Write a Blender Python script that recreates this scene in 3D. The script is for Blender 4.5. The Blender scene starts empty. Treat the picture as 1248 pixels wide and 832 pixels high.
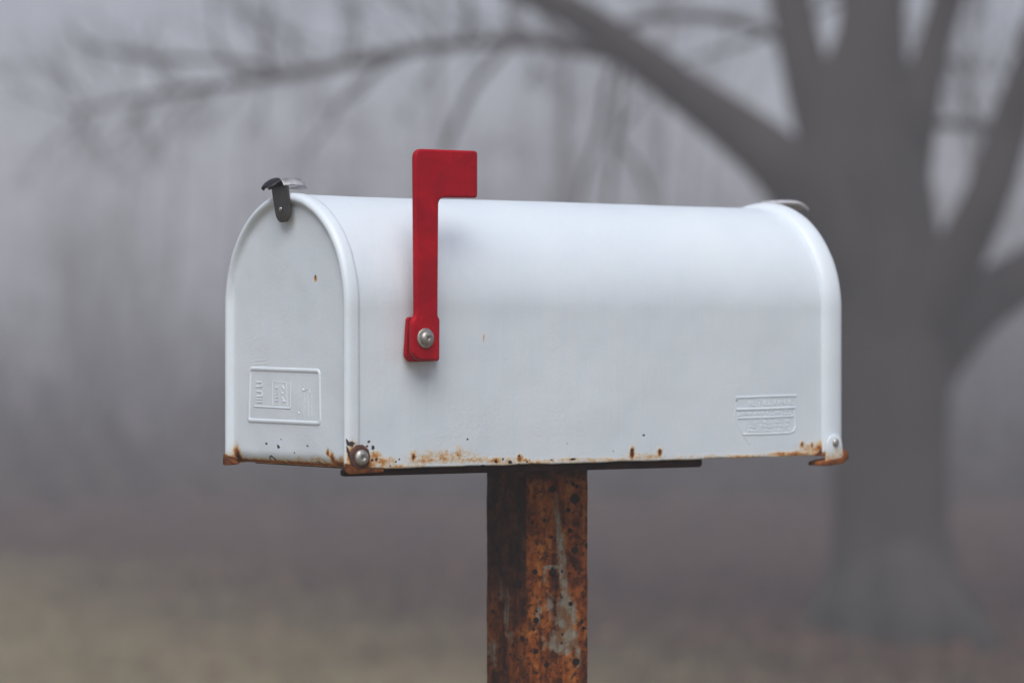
import bpy, math, random
import numpy as np
from mathutils import Vector, Matrix, noise
from mathutils import geometry as mgeo
R = math.radians
rnd = random.Random(7)

scene = bpy.context.scene
col = scene.collection

# ---------------------------------------------------------------- survey of the place
F = 3985.0            # focal length in photo pixels (1248 wide)
HOR = 405.5           # row of the eye level
CAMZ = 1.15
YAW = 53.5            # box axis against the line of sight
LEN, WID, HGT = 0.502, 0.179, 0.2125
NEAR = Vector((-0.1245, 2.467, CAMZ - 0.1035))     # near bottom front corner
ex = Vector((math.sin(R(YAW)), math.cos(R(YAW)), 0))
ey = Vector((-math.cos(R(YAW)), math.sin(R(YAW)), 0))
CAM = Vector((0, 0, CAMZ))

def ray(u, v):
    return Vector(((u - 624) / F, 1, -(v - HOR) / F))
def on_side(u, v, y=0.0):
    """point of the box side (local x, z) seen at a photo pixel"""
    d = ray(u, v); o = CAM - NEAR
    t = (y - o.dot(ey)) / d.dot(ey)
    p = o + d * t
    return (p.dot(ex), p.z)
def on_front(u, v, x=0.0):
    d = ray(u, v); o = CAM - NEAR
    t = (x - o.dot(ex)) / d.dot(ex)
    p = o + d * t
    return (p.dot(ey), p.z)
def far(u, v, D):
    return CAM + ray(u, v) * D

# ---------------------------------------------------------------- helpers
def tag(o, label=None, cat=None, group=None, kind=None):
    if label: o['label'] = label
    if cat: o['category'] = cat
    if group: o['group'] = group
    if kind: o['kind'] = kind
    return o
def empty(name, loc, rz=0):
    o = bpy.data.objects.new(name, None); col.objects.link(o)
    o.location = loc; o.rotation_euler = (0, 0, rz); o.empty_display_size = .1
    return o
def mesh_obj(name, verts, faces, mat, parent=None, smooth=True):
    me = bpy.data.meshes.new(name)
    me.from_pydata([tuple(v) for v in verts], [], faces)
    me.materials.append(mat)
    if smooth:
        me.polygons.foreach_set('use_smooth', [True] * len(me.polygons))
    me.update()
    o = bpy.data.objects.new(name, me); col.objects.link(o)
    if parent: o.parent = parent
    return o
def bevel(o, w, seg=3, ang=35):
    m = o.modifiers.new('bevel', 'BEVEL'); m.width = w; m.segments = seg
    m.limit_method = 'ANGLE'; m.angle_limit = R(ang)
    m.harden_normals = False
    return o
def normals_angle(o, ang=35):
    n = o.modifiers.new('wn', 'WEIGHTED_NORMAL'); n.keep_sharp = True
    return o

def round_poly(pts, rads, seg=6):
    out = []
    n = len(pts)
    for i in range(n):
        p = Vector(pts[i]); a = Vector(pts[i - 1]) - p; b = Vector(pts[(i + 1) % n]) - p
        r = rads[i] if isinstance(rads, (list, tuple)) else rads
        if r <= 0: out.append(tuple(p)); continue
        da, db = a.normalized(), b.normalized()
        r = min(r, a.length * .48, b.length * .48)
        p0 = p + da * r; p1 = p + db * r
        for k in range(seg + 1):
            t = k / seg
            q = p0 * (1 - t) ** 2 + p * 2 * t * (1 - t) + p1 * t * t
            out.append(tuple(q))
    return out
def prism(pts, f0, f1):
    """closed outline extruded between mapping f0 and f1 (each (a,b)->xyz)"""
    n = len(pts)
    v = [f0(*p) for p in pts] + [f1(*p) for p in pts]
    f = [list(range(n)), list(range(2 * n - 1, n - 1, -1))]
    for i in range(n):
        j = (i + 1) % n
        f.append([i, n + i, n + j, j])
    return v, f
def fix(o):
    import bmesh
    bm = bmesh.new(); bm.from_mesh(o.data)
    bmesh.ops.recalc_face_normals(bm, faces=bm.faces)
    bm.to_mesh(o.data); bm.free()
    return o

class MB:
    def __init__(s): s.v = []; s.f = []
    def add(s, v, f):
        k = len(s.v); s.v += [tuple(p) for p in v]; s.f += [[i + k for i in q] for q in f]
    def tube(s, pts, rad, n=8, caps=True):
        pts = [Vector(p) for p in pts]
        k0 = len(s.v); up = Vector((.13, .97, .2)).normalized()
        m = len(pts)
        for i, p in enumerate(pts):
            t = (pts[min(i + 1, m - 1)] - pts[max(i - 1, 0)])
            if t.length < 1e-9: t = Vector((0, 0, 1))
            t.normalize()
            a = t.cross(up)
            if a.length < 1e-3: a = t.cross(Vector((1, 0, 0)))
            a.normalize(); b = t.cross(a)
            r = rad[i] if hasattr(rad, '__len__') else rad
            for k in range(n):
                w = 2 * math.pi * k / n
                s.v.append(tuple(p + (a * math.cos(w) + b * math.sin(w)) * r))
        for i in range(m - 1):
            for k in range(n):
                l = (k + 1) % n
                s.f.append([k0 + i * n + k, k0 + i * n + l, k0 + (i + 1) * n + l, k0 + (i + 1) * n + k])
        if caps:
            s.f.append([k0 + k for k in range(n)][::-1]); s.f.append([k0 + (m - 1) * n + k for k in range(n)])
    def box(s, c, h, ax=None):
        c = Vector(c); A = ax or (Vector((1, 0, 0)), Vector((0, 1, 0)), Vector((0, 0, 1)))
        v = [c + A[0] * h[0] * i + A[1] * h[1] * j + A[2] * h[2] * k for i in (-1, 1) for j in (-1, 1) for k in (-1, 1)]
        s.add(v, [[0, 1, 3, 2], [4, 6, 7, 5], [0, 4, 5, 1], [2, 3, 7, 6], [0, 2, 6, 4], [1, 5, 7, 3]])
    def lathe(s, prof, o, ax, up, n=24):
        """prof = [(r, h)...] around axis ax from o"""
        ax = Vector(ax).normalized(); a = Vector(up).normalized(); b = ax.cross(a); o = Vector(o)
        k0 = len(s.v)
        for r, h in prof:
            for k in range(n):
                w = 2 * math.pi * k / n
                s.v.append(tuple(o + ax * h + (a * math.cos(w) + b * math.sin(w)) * r))
        for i in range(len(prof) - 1):
            for k in range(n):
                l = (k + 1) % n
                s.f.append([k0 + i * n + k, k0 + (i + 1) * n + k, k0 + (i + 1) * n + l, k0 + i * n + l])
        s.f.append([k0 + k for k in range(n)]); s.f.append([k0 + (len(prof) - 1) * n + k for k in range(n)][::-1])
    def build(s, name, mat, parent=None, smooth=True):
        return mesh_obj(name, s.v, s.f, mat, parent, smooth)

# ---------------------------------------------------------------- materials
def mat(name):
    m = bpy.data.materials.new(name); m.use_nodes = True
    nt = m.node_tree; b = nt.nodes['Principled BSDF']
    return m, nt, b
def N(nt, t, **kw):
    n = nt.nodes.new(t)
    for k, v in kw.items():
        if k in n.inputs: n.inputs[k].default_value = v
        else: setattr(n, k, v)
    return n
def noise_n(nt, scale, detail=4, rough=.55, vec=None, dist=0):
    n = nt.nodes.new('ShaderNodeTexNoise')
    n.inputs['Scale'].default_value = scale; n.inputs['Detail'].default_value = detail
    n.inputs['Roughness'].default_value = rough; n.inputs['Distortion'].default_value = dist
    if vec: nt.links.new(vec, n.inputs['Vector'])
    return n.outputs['Fac']
def ramp(nt, fac, stops, interp='LINEAR'):
    r = nt.nodes.new('ShaderNodeValToRGB'); cr = r.color_ramp; cr.interpolation = interp
    while len(cr.elements) > 1: cr.elements.remove(cr.elements[0])
    for i, (p, c) in enumerate(stops):
        e = cr.elements[0] if i == 0 else cr.elements.new(p)
        e.position = p
        e.color = (c, c, c, 1) if isinstance(c, (int, float)) else (*c, 1)
    nt.links.new(fac, r.inputs['Fac']); return r.outputs['Color']
def math_n(nt, op, a, b=None, c=None, clamp=False):
    n = nt.nodes.new('ShaderNodeMath'); n.operation = op; n.use_clamp = clamp
    for i, x in enumerate((a, b, c)):
        if x is None: continue
        if isinstance(x, (int, float)): n.inputs[i].default_value = x
        else: nt.links.new(x, n.inputs[i])
    return n.outputs[0]
def mix(nt, fac, a, b):
    n = nt.nodes.new('ShaderNodeMix'); n.data_type = 'RGBA'
    def put(x, s):
        if isinstance(x, (int, float)): s.default_value = x
        elif isinstance(x, (tuple, list)): s.default_value = (*x, 1)
        else: nt.links.new(x, s)
    put(fac, n.inputs['Factor']); put(a, n.inputs[6]); put(b, n.inputs[7])
    return n.outputs[2]
def bump(nt, b, h, dist, strength=1, chain=None):
    n = nt.nodes.new('ShaderNodeBump'); n.inputs['Distance'].default_value = dist
    n.inputs['Strength'].default_value = strength
    nt.links.new(h, n.inputs['Height'])
    if chain: nt.links.new(chain, n.inputs['Normal'])
    nt.links.new(n.outputs[0], b.inputs['Normal']); return n.outputs[0]
def coords(nt, scale=(1, 1, 1)):
    tc = nt.nodes.new('ShaderNodeTexCoord'); mp = nt.nodes.new('ShaderNodeMapping')
    mp.inputs['Scale'].default_value = scale
    nt.links.new(tc.outputs['Object'], mp.inputs['Vector']); return mp.outputs[0]

RUST = [(0.0, (.72, .60, .32)), (.30, (.66, .40, .10)), (.52, (.46, .16, .018)), (.76, (.15, .042, .010)), (1, (.028, .013, .01))]

def white_paint():
    m, nt, b = mat('weathered_white_paint')
    L = nt.links
    v = coords(nt)
    big = noise_n(nt, 9, 3, .5, v)
    streak = noise_n(nt, 1, 3, .6, coords(nt, (330, 330, 16)))
    fine = noise_n(nt, 420, 3, .6, v)
    base = ramp(nt, big, [(.3, (.66, .74, .82)), (.7, (.71, .785, .85))])
    fs = ramp(nt, streak, [(.35, 0.0), (.7, .25)])
    base = mix(nt, fs, base, (.80, .82, .82))
    # faint grime
    gr = ramp(nt, noise_n(nt, 38, 6, .72, v, .6), [(.58, 0.0), (.8, .25)])
    base = mix(nt, gr, base, (.62, .65, .66))
    at = N(nt, 'ShaderNodeAttribute', attribute_name='stain')
    sep = nt.nodes.new('ShaderNodeSeparateColor'); L.new(at.outputs['Color'], sep.inputs[0])
    n1 = noise_n(nt, 260, 5, .65, v, .4)
    n2 = noise_n(nt, 900, 3, .6, v)
    k = math_n(nt, 'MULTIPLY_ADD', math_n(nt, 'SUBTRACT', n1, .5), 1.05, sep.outputs[0])
    k = math_n(nt, 'MULTIPLY_ADD', math_n(nt, 'SUBTRACT', n2, .5), .5, k)
    gate = math_n(nt, 'MULTIPLY', sep.outputs[0], 6, clamp=True)
    k = math_n(nt, 'MULTIPLY', k, gate, clamp=True)
    amt = ramp(nt, k, [(.04, 0.0), (.22, .45), (.42, .9), (.6, 1.0)])
    rc = ramp(nt, k, RUST)
    base = mix(nt, amt, base, rc)
    dk = math_n(nt, 'MULTIPLY_ADD', math_n(nt, 'SUBTRACT', n1, .5), .9, sep.outputs[1])
    dk = ramp(nt, dk, [(.42, 0.0), (.5, 1.0)])
    dk = math_n(nt, 'MULTIPLY', dk, math_n(nt, 'MULTIPLY', sep.outputs[1], 8, clamp=True))
    base = mix(nt, dk, base, (.035, .024, .02))
    L.new(base, b.inputs['Base Color'])
    ro = mix(nt, amt, ramp(nt, noise_n(nt, 60, 4, .6, v), [(.3, .34), (.7, .48)]), (.85, .85, .85))
    L.new(ro, b.inputs['Roughness'])
    c1 = bump(nt, b, noise_n(nt, 14, 2, .5, v), .0024, .6)
    c2 = bump(nt, b, streak, .00022, .6, c1)
    c3 = bump(nt, b, fine, .00016, .8, c2)
    c4 = bump(nt, b, math_n(nt, 'MULTIPLY', k, -1), .0006, .8, c3)
    # blistered paint patches
    bl = ramp(nt, noise_n(nt, 150, 5, .6, v, 1.5), [(.53, 0.0), (.58, 1.0)])
    msk = ramp(nt, noise_n(nt, 17, 2, .5, v), [(.55, 0.0), (.64, 1.0)])
    bump(nt, b, math_n(nt, 'MULTIPLY', bl, msk), .00012, .5, c4)
    return m

def rust_metal(name, darkness=0.0):
    m, nt, b = mat(name); L = nt.links
    v = coords(nt); vs = coords(nt, (60, 60, 9))
    n0 = noise_n(nt, 1, 6, .62, vs, .8)
    n1 = noise_n(nt, 70, 6, .7, v, .5)
    k = math_n(nt, 'ADD', math_n(nt, 'MULTIPLY', n0, .55), math_n(nt, 'MULTIPLY', n1, .45))
    k = math_n(nt, 'ADD', k, -darkness)
    c = ramp(nt, k, [(.30, (.012, .007, .006)), (.40, (.035, .014, .008)), (.46, (.13, .034, .010)), (.53, (.30, .080, .015)), (.61, (.46, .165, .030)), (.74, (.46, .25, .09))])
    mot = ramp(nt, noise_n(nt, 190, 5, .72, v, .3), [(.40, .85), (.50, 0.0)])
    c = mix(nt, mot, c, (.040, .016, .009))
    at = N(nt, 'ShaderNodeAttribute', attribute_name='stain')
    sep = nt.nodes.new('ShaderNodeSeparateColor'); L.new(at.outputs['Color'], sep.inputs[0])
    # B = bare / painted grey streaks, G = pits and blisters, R = darker tone
    nw = math_n(nt, 'MULTIPLY', math_n(nt, 'SUBTRACT', n1, .5), 1.3)
    g = ramp(nt, math_n(nt, 'MULTIPLY', math_n(nt, 'ADD', sep.outputs[2], nw), math_n(nt, 'MULTIPLY', sep.outputs[2], 6, clamp=True)), [(.35, 0.0), (.55, .9)])
    gc = ramp(nt, noise_n(nt, 1, 5, .6, coords(nt, (300, 300, 30))), [(.3, (.15, .14, .10)), (.7, (.36, .35, .29))])
    gc = mix(nt, ramp(nt, noise_n(nt, 90, 5, .7, v, .4), [(.44, 0.0), (.60, .85)]), gc, (.20, .085, .03))
    c = mix(nt, g, c, gc)
    sc = math_n(nt, 'ADD', sep.outputs[0], math_n(nt, 'MULTIPLY', math_n(nt, 'SUBTRACT', n0, .5), .9))
    sc = math_n(nt, 'MULTIPLY', sc, math_n(nt, 'MULTIPLY', sep.outputs[0], 5, clamp=True), clamp=True)
    scc = ramp(nt, n1, [(.35, (.014, .008, .007)), (.55, (.045, .018, .012)), (.68, (.10, .045, .022))])
    c = mix(nt, ramp(nt, sc, [(.25, 0.0), (.7, .92)]), c, scc)
    vor = nt.nodes.new('ShaderNodeTexVoronoi'); vor.inputs['Scale'].default_value = 130
    mpv = noise_n(nt, 40, 3, .5, v)
    L.new(v, vor.inputs['Vector'])
    spk = ramp(nt, math_n(nt, 'ADD', vor.outputs['Distance'], math_n(nt, 'MULTIPLY', mpv, .55)), [(.36, 1.0), (.44, 0.0)])
    c = mix(nt, spk, c, (.018, .009, .007))
    pit = ramp(nt, math_n(nt, 'ADD', sep.outputs[1], math_n(nt, 'MULTIPLY', math_n(nt, 'SUBTRACT', n1, .5), .5)), [(.4, 0.0), (.55, 1.0)])
    c = mix(nt, pit, c, (.022, .011, .009))
    L.new(c, b.inputs['Base Color'])
    b.inputs['Roughness'].default_value = .78
    b.inputs['Metallic'].default_value = 0
    b.inputs['Specular IOR Level'].default_value = .2
    h = math_n(nt, 'ADD', math_n(nt, 'MULTIPLY', n1, .6), math_n(nt, 'MULTIPLY', noise_n(nt, 420, 4, .6, v), .35))
    h = math_n(nt, 'SUBTRACT', h, math_n(nt, 'MULTIPLY', spk, .3))
    h = math_n(nt, 'ADD', h, math_n(nt, 'MULTIPLY', pit, .5))
    h = math_n(nt, 'SUBTRACT', h, math_n(nt, 'MULTIPLY', g, .25))
    h = math_n(nt, 'SUBTRACT', h, math_n(nt, 'MULTIPLY', mot, .2))
    bump(nt, b, h, .0019, 1.0)
    return m

def simple(name, c1, c2, scale, rough, metal=0, bumpd=0.0, bscale=200, spec=None, lo=.35, hi=.65):
    m, nt, b = mat(name); v = coords(nt)
    nt.links.new(ramp(nt, noise_n(nt, scale, 5, .6, v), [(lo, c1), (hi, c2)]), b.inputs['Base Color'])
    b.inputs['Metallic'].default_value = metal
    nt.links.new(ramp(nt, noise_n(nt, scale * 2.3, 3, .6, v), [(.3, rough * .85), (.7, min(1, rough * 1.2))]), b.inputs['Roughness'])
    if spec is not None: b.inputs['Specular IOR Level'].default_value = spec
    if bumpd: bump(nt, b, noise_n(nt, bscale, 4, .6, v), bumpd, .8)
    return m

M_white = white_paint()
M_post = rust_metal('rusty_steel')
M_plate = simple('dark_rusted_plate', (.006, .003, .003), (.028, .009, .006), 60, .85, 0, .0006, 300, .1)
M_zinc = simple('dull_zinc', (.30, .29, .27), (.52, .50, .47), 300, .42, .75, .0002, 700)
M_steel = simple('bright_spring_steel', (.38, .38, .39), (.55, .55, .57), 120, .3, .9, .0001, 500)
M_dsteel = simple('dull_dark_steel', (.040, .038, .037), (.085, .08, .078), 90, .45, .5, .00012, 500)
M_lip = simple('shaded_lip_steel', (.02, .018, .022), (.05, .048, .055), 90, .4, .5, .00012, 500)  # near-black colour paints in the shade on the latch's turned-down lip
M_pale = simple('pale_worn_steel', (.50, .50, .54), (.68, .68, .72), 120, .4, .15, .0001, 500)
M_cap = simple('worn_grey_steel', (.22, .22, .235), (.44, .44, .46), 160, .38, .45, .0002, 500)
M_rwash = simple('rusty_washer', (.035, .015, .012), (.13, .05, .03), 160, .75, 0, .0004, 500)
M_rfoot = simple('rusty_hinge', (.04, .012, .006), (.24, .075, .018), 110, .75, 0, .0005, 400, .2)

def red_paint():
    m, nt, b = mat('red_enamel'); v = coords(nt)
    c = ramp(nt, noise_n(nt, 40, 5, .65, v, .8), [(.35, (.31, .001, .010)), (.55, (.39, .002, .013)), (.72, (.56, .002, .011))])
    sc = ramp(nt, noise_n(nt, 1, 4, .7, coords(nt, (420, 420, 60))), [(.66, 0.0), (.76, .35)])
    c = mix(nt, sc, c, (.17, .015, .02))
    # dark scratches low on the panel
    nt.links.new(c, b.inputs['Base Color'])
    nt.links.new(ramp(nt, noise_n(nt, 90, 4, .6, v), [(.3, .32), (.7, .5)]), b.inputs['Roughness'])
    b.inputs['Specular IOR Level'].default_value = .09
    c1 = bump(nt, b, noise_n(nt, 25, 3, .5, v), .0012, .5)
    bump(nt, b, noise_n(nt, 500, 3, .6, v), .00012, .6, c1)
    return m
M_red = red_paint()

def bark(name, c1, c2, moss=0.0):
    m, nt, b = mat(name); v = coords(nt, (1, 1, .25))
    n1 = noise_n(nt, 26, 7, .7, v, .5)
    c = mix(nt, ramp(nt, noise_n(nt, 3.0, 3, .6, v), [(.35, 0.0), (.65, .7)]), ramp(nt, n1, [(.35, c1), (.65, c2)]), (.062, .046, .042))
    if moss:
        geo = nt.nodes.new('ShaderNodeTexCoord'); sp = nt.nodes.new('ShaderNodeSeparateXYZ')
        nt.links.new(geo.outputs['Object'], sp.inputs[0])
        mk = ramp(nt, math_n(nt, 'ADD', sp.outputs[2], math_n(nt, 'MULTIPLY', noise_n(nt, 5, 4, .6, coords(nt)), .8)), [(.36, 1.0), (.72, 0.0)])
        c = mix(nt, mk, c, (.014, .017, .011))
    nt.links.new(c, b.inputs['Base Color']); b.inputs['Roughness'].default_value = .92
    bump(nt, b, n1, .03, .9)
    return m
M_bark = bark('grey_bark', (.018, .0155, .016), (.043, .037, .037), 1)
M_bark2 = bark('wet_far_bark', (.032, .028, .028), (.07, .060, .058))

# ---------------------------------------------------------------- box geometry
R0 = WID / 2
def arch(inset, n_side=60, n_arc=110):
    """arch contour of the box pulled in by inset: list (y, z) near bottom -> crown -> far bottom"""
    zc = HGT - R0; r = R0 - inset
    pts = []
    # a flatter-shouldered, slightly stretched arch like pressed sheet
    for i in range(n_side): pts.append((inset, zc * i / n_side))
    for i in range(n_arc + 1):
        w = math.pi * i / n_arc
        pts.append((R0 - r * math.cos(w), zc + r * math.sin(w)))
    for i in range(n_side): pts.append((WID - inset, zc * (1 - (i + 1) / n_side)))
    return pts

# stain map --------------------------------------------------------
def blob(P, c, r):
    return np.exp(-(((P[0] - c[0]) / r[0]) ** 2 + ((P[1] - c[1]) / r[1]) ** 2))
PXM = 1250.0
def side_stains(x, z):
    rr = np.zeros_like(x); dd = np.zeros_like(x)
    S = [ # u, v, ru, rv, strength
        (441, 566, 17, 9, 1.0), (430, 556, 6, 16, .75), (466, 562, 16, 6, .5), (458, 556, 8, 6, .55),
        (505, 556, 3.5, 6, .8), (520, 561, 22, 3.5, .42), (546, 558, 16, 6, .42), (560, 553, 6, 9, .42), (575, 560, 26, 4, .40), (490, 568, 30, 3, .35),
        (604, 561, 14, 3.5, .5), (635, 559, 4, 5, .85), (642, 561, 6, 2.5, .6), (655, 563, 40, 2, .35),
        (772, 552, 2.8, 7, 1.0), (779, 556, 9, 3, .42), (806, 551, 2.8, 5, .95), (800, 556, 9, 3, .42), (740, 560, 40, 2, .35),
        (979, 541, 2.5, 3.5, .95), (991, 542, 2.2, 3, .9), (986, 545, 9, 7, .30), (1003, 549, 6, 6, .95), (965, 553, 36, 2.4, .75), (1000, 553, 14, 3, .75), (905, 556, 30, 2, .45),
        (448, 567, 40, 7, .34), (540, 556, 44, 9, .30), (618, 562, 26, 6, .28), (788, 556, 30, 6, .28), (990, 550, 22, 10, .36), (1000, 546, 9, 9, .6), (700, 560, 60, 3.5, .24), (860, 556, 60, 3, .24),
        (591, 411, 1.1, 5.5, .36), (505, 562, 3, 10, .3)]
    for u, v, ru, rv, s in S:
        c = on_side(u, v)
        rr = np.maximum(rr, s * blob((x, z), c, (ru / PXM, rv / 1560.)))
    G = [(428, 541, 5, 2.6), (423, 547, 2.6, 3), (427, 553, 2, 4), (424, 538, 1.2, 3), (451, 538, 1.6, 1.4), (456, 545, 2, 2.4), (449, 543, 1.8, 1.4), (455, 561, 2, 1.6), (460, 560, 1.5, 2.2), (477, 567, 1.8, 1.5), (484, 562, 1.2, 1.6), (488, 560, 1, 1),
         (606, 562, 1.8, 1.8), (615, 560, 1.8, 1.6), (624, 563, 3, 1.8), (634, 555, 1.8, 1.6), (644, 562, 1.8, 1.6), (634, 566, 1.6, 1.4), (673, 561, 3, 1.1), (571, 535, 1.2, 1),
         (786, 530, 1.6, 1.2), (749, 549, 1, .9), (772, 549, 1.8, 2.6), (806, 549, 1.8, 1.8), (833, 541, .9, .8), (505, 555, 1.6, 2), (700, 559, 3, 1), (693, 541, .8, .8),
         (979, 540, 1.3, 1.5), (991, 542, 1, 1.2), (899, 488, 1.8, .8), (903, 489, 1.3, .7), (880, 529, .8, .8), (520, 571, 3, 1), (590, 567, 3, 1), (1001, 550, 2.4, 1.5)]
    for u, v, ru, rv in G:
        c = on_side(u, v)
        dd = np.maximum(dd, .95 * blob((x, z), c, (1.25 * ru / PXM, 1.25 * rv / 1560.)))
    rr = np.maximum(rr, .42 * np.exp(-(np.maximum(z, 0) / .0012) ** 2) * (0.6 + .4 * np.sin(x * 61) * np.sin(x * 23 + 1)))
    return rr, dd
def front_stains(y, z):
    rr = np.zeros_like(y); dd = np.zeros_like(y)
    S = [(282, 556, 4, 14, 1.0), (287, 563, 10, 5, .9), (276, 562, 4, 9, .9), (300, 567, 26, 2.5, .75), (345, 569, 40, 2.2, .7), (393, 552, 2, 4, .95), (398, 558, 3, 6, .8), (403, 564, 9, 4, .75), (379, 560, 9, 4, .38), (412, 566, 8, 8, .7), (378, 340, 1.6, 4.2, .62), (384, 566, 20, 3, .7), (330, 566, 30, 2.5, .5), (355, 560, 10, 4, .3)]
    for u, v, ru, rv, s in S:
        c = on_front(u, v)
        rr = np.maximum(rr, s * blob((y, z), c, (ru / 910., rv / 1600.)))
    G = [(318, 541, 1.6, 1.4), (336, 535, 1, 1.2), (331, 540, 1.2, 1.2), (333, 545, 1.8, 1.8), (323, 556, 2.2, 1.6), (352, 551, 1.1, 1.3), (368, 543, 1.4, 1), (384, 536, 1, 1), (326, 560, 1.5, 1.5), (392, 549, 1.5, 1.2), (372, 538, .9, .8), (289, 510, .8, .8), (378, 336, 1.1, 1), (341, 540, .9, 1.3), (378, 562, 2.4, 1.1), (320, 558, 1, 2)]
    for u, v, ru, rv in G:
        c = on_front(u, v)
        dd = np.maximum(dd, .9 * blob((y, z), c, (1.3 * ru / 910., 1.3 * rv / 1600.)))
    return rr, dd
def set_stain(o, rgb):
    a = o.data.color_attributes.new('stain', 'FLOAT_COLOR', 'POINT')
    n = len(o.data.vertices)
    buf = np.zeros((n, 4), dtype=np.float32); buf[:, :3] = rgb; buf[:, 3] = 1
    a.data.foreach_set('color', buf.ravel())
def co(o):
    n = len(o.data.vertices); a = np.empty(n * 3, dtype=np.float32)
    o.data.vertices.foreach_get('co', a); return a.reshape(-1, 3).astype(float)

BOX = empty('mailbox', NEAR, R(90 - YAW))
tag(BOX, 'white arched metal mailbox with rust along its bottom edge, on the steel post', 'mailbox')

def vnoise(x, y, z): return noise.noise((x, y, z))

# body ---------------------------------------------------------------
def make_body():
    IN = .0016
    prof = arch(IN, 70, 130)
    # rolled hem along both lower edges
    hem = [(IN + .0030, .0022), (IN + .0016, .0006), (IN + .0004, .0002)]
    z0 = [(y, z) for y, z in prof if True]
    prof = hem + [(prof[0][0], .0012)] + z0[1:-1] + [(WID - IN, .0012)] + [(WID - a, b) for a, b in hem[::-1]]
    nx = 560; xs = [.004 + (LEN - .008) * i / nx for i in range(nx + 1)]
    V = []
    m = len(prof)
    for i, x in enumerate(xs):
        for (y, z) in prof:
            side = 1 if y < WID / 2 else -1
            d = vnoise(x * 9, y * 9 + 3, z * 9) * .0009 + vnoise(x * 30, y * 30, z * 30) * .00018
            # lower edge slightly buckled
            dz = 0
            if z < .012:
                dz = (1 - z / .012) * (vnoise(x * 26, 5.2, y * 3) * .0011 + vnoise(x * 90, 1.2, y * 3) * .0003)
            yy = (y - R0); zz = max(z - (HGT - R0), 0)
            l = math.hypot(yy, zz) or 1
            V.append((x, y + yy / l * d, z + zz / l * d + dz))
    Fc = []
    for i in range(nx):
        for k in range(m - 1):
            Fc.append([i * m + k, i * m + k + 1, (i + 1) * m + k + 1, (i + 1) * m + k])
    o = mesh_obj('body', V, Fc, M_white, BOX)
    P = co(o)
    near = P[:, 1] < WID / 2
    rr, dd = side_stains(P[:, 0], P[:, 2])
    # the far side has its own rust along the hem
    hr = .5 * np.exp(-(np.maximum(P[:, 2], 0) / .004) ** 2) * (.5 + .5 * np.sin(P[:, 0] * 47 + 2))
    rr = np.where(near, rr, hr); dd = np.where(near, dd, 0)
    high = P[:, 2] > HGT - R0 + .03
    rr[high] = 0; dd[high] = 0
    set_stain(o, np.stack([rr, dd, 0 * rr], 1))
    return o
body = make_body()
# floor pan under the body, a little above the hem
mb = MB(); mb.box((LEN / 2, WID / 2, .007), (LEN / 2 - .012, WID / 2 - .0045, .0008))
mb.build('floor_pan', M_plate, BOX, False)

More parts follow.
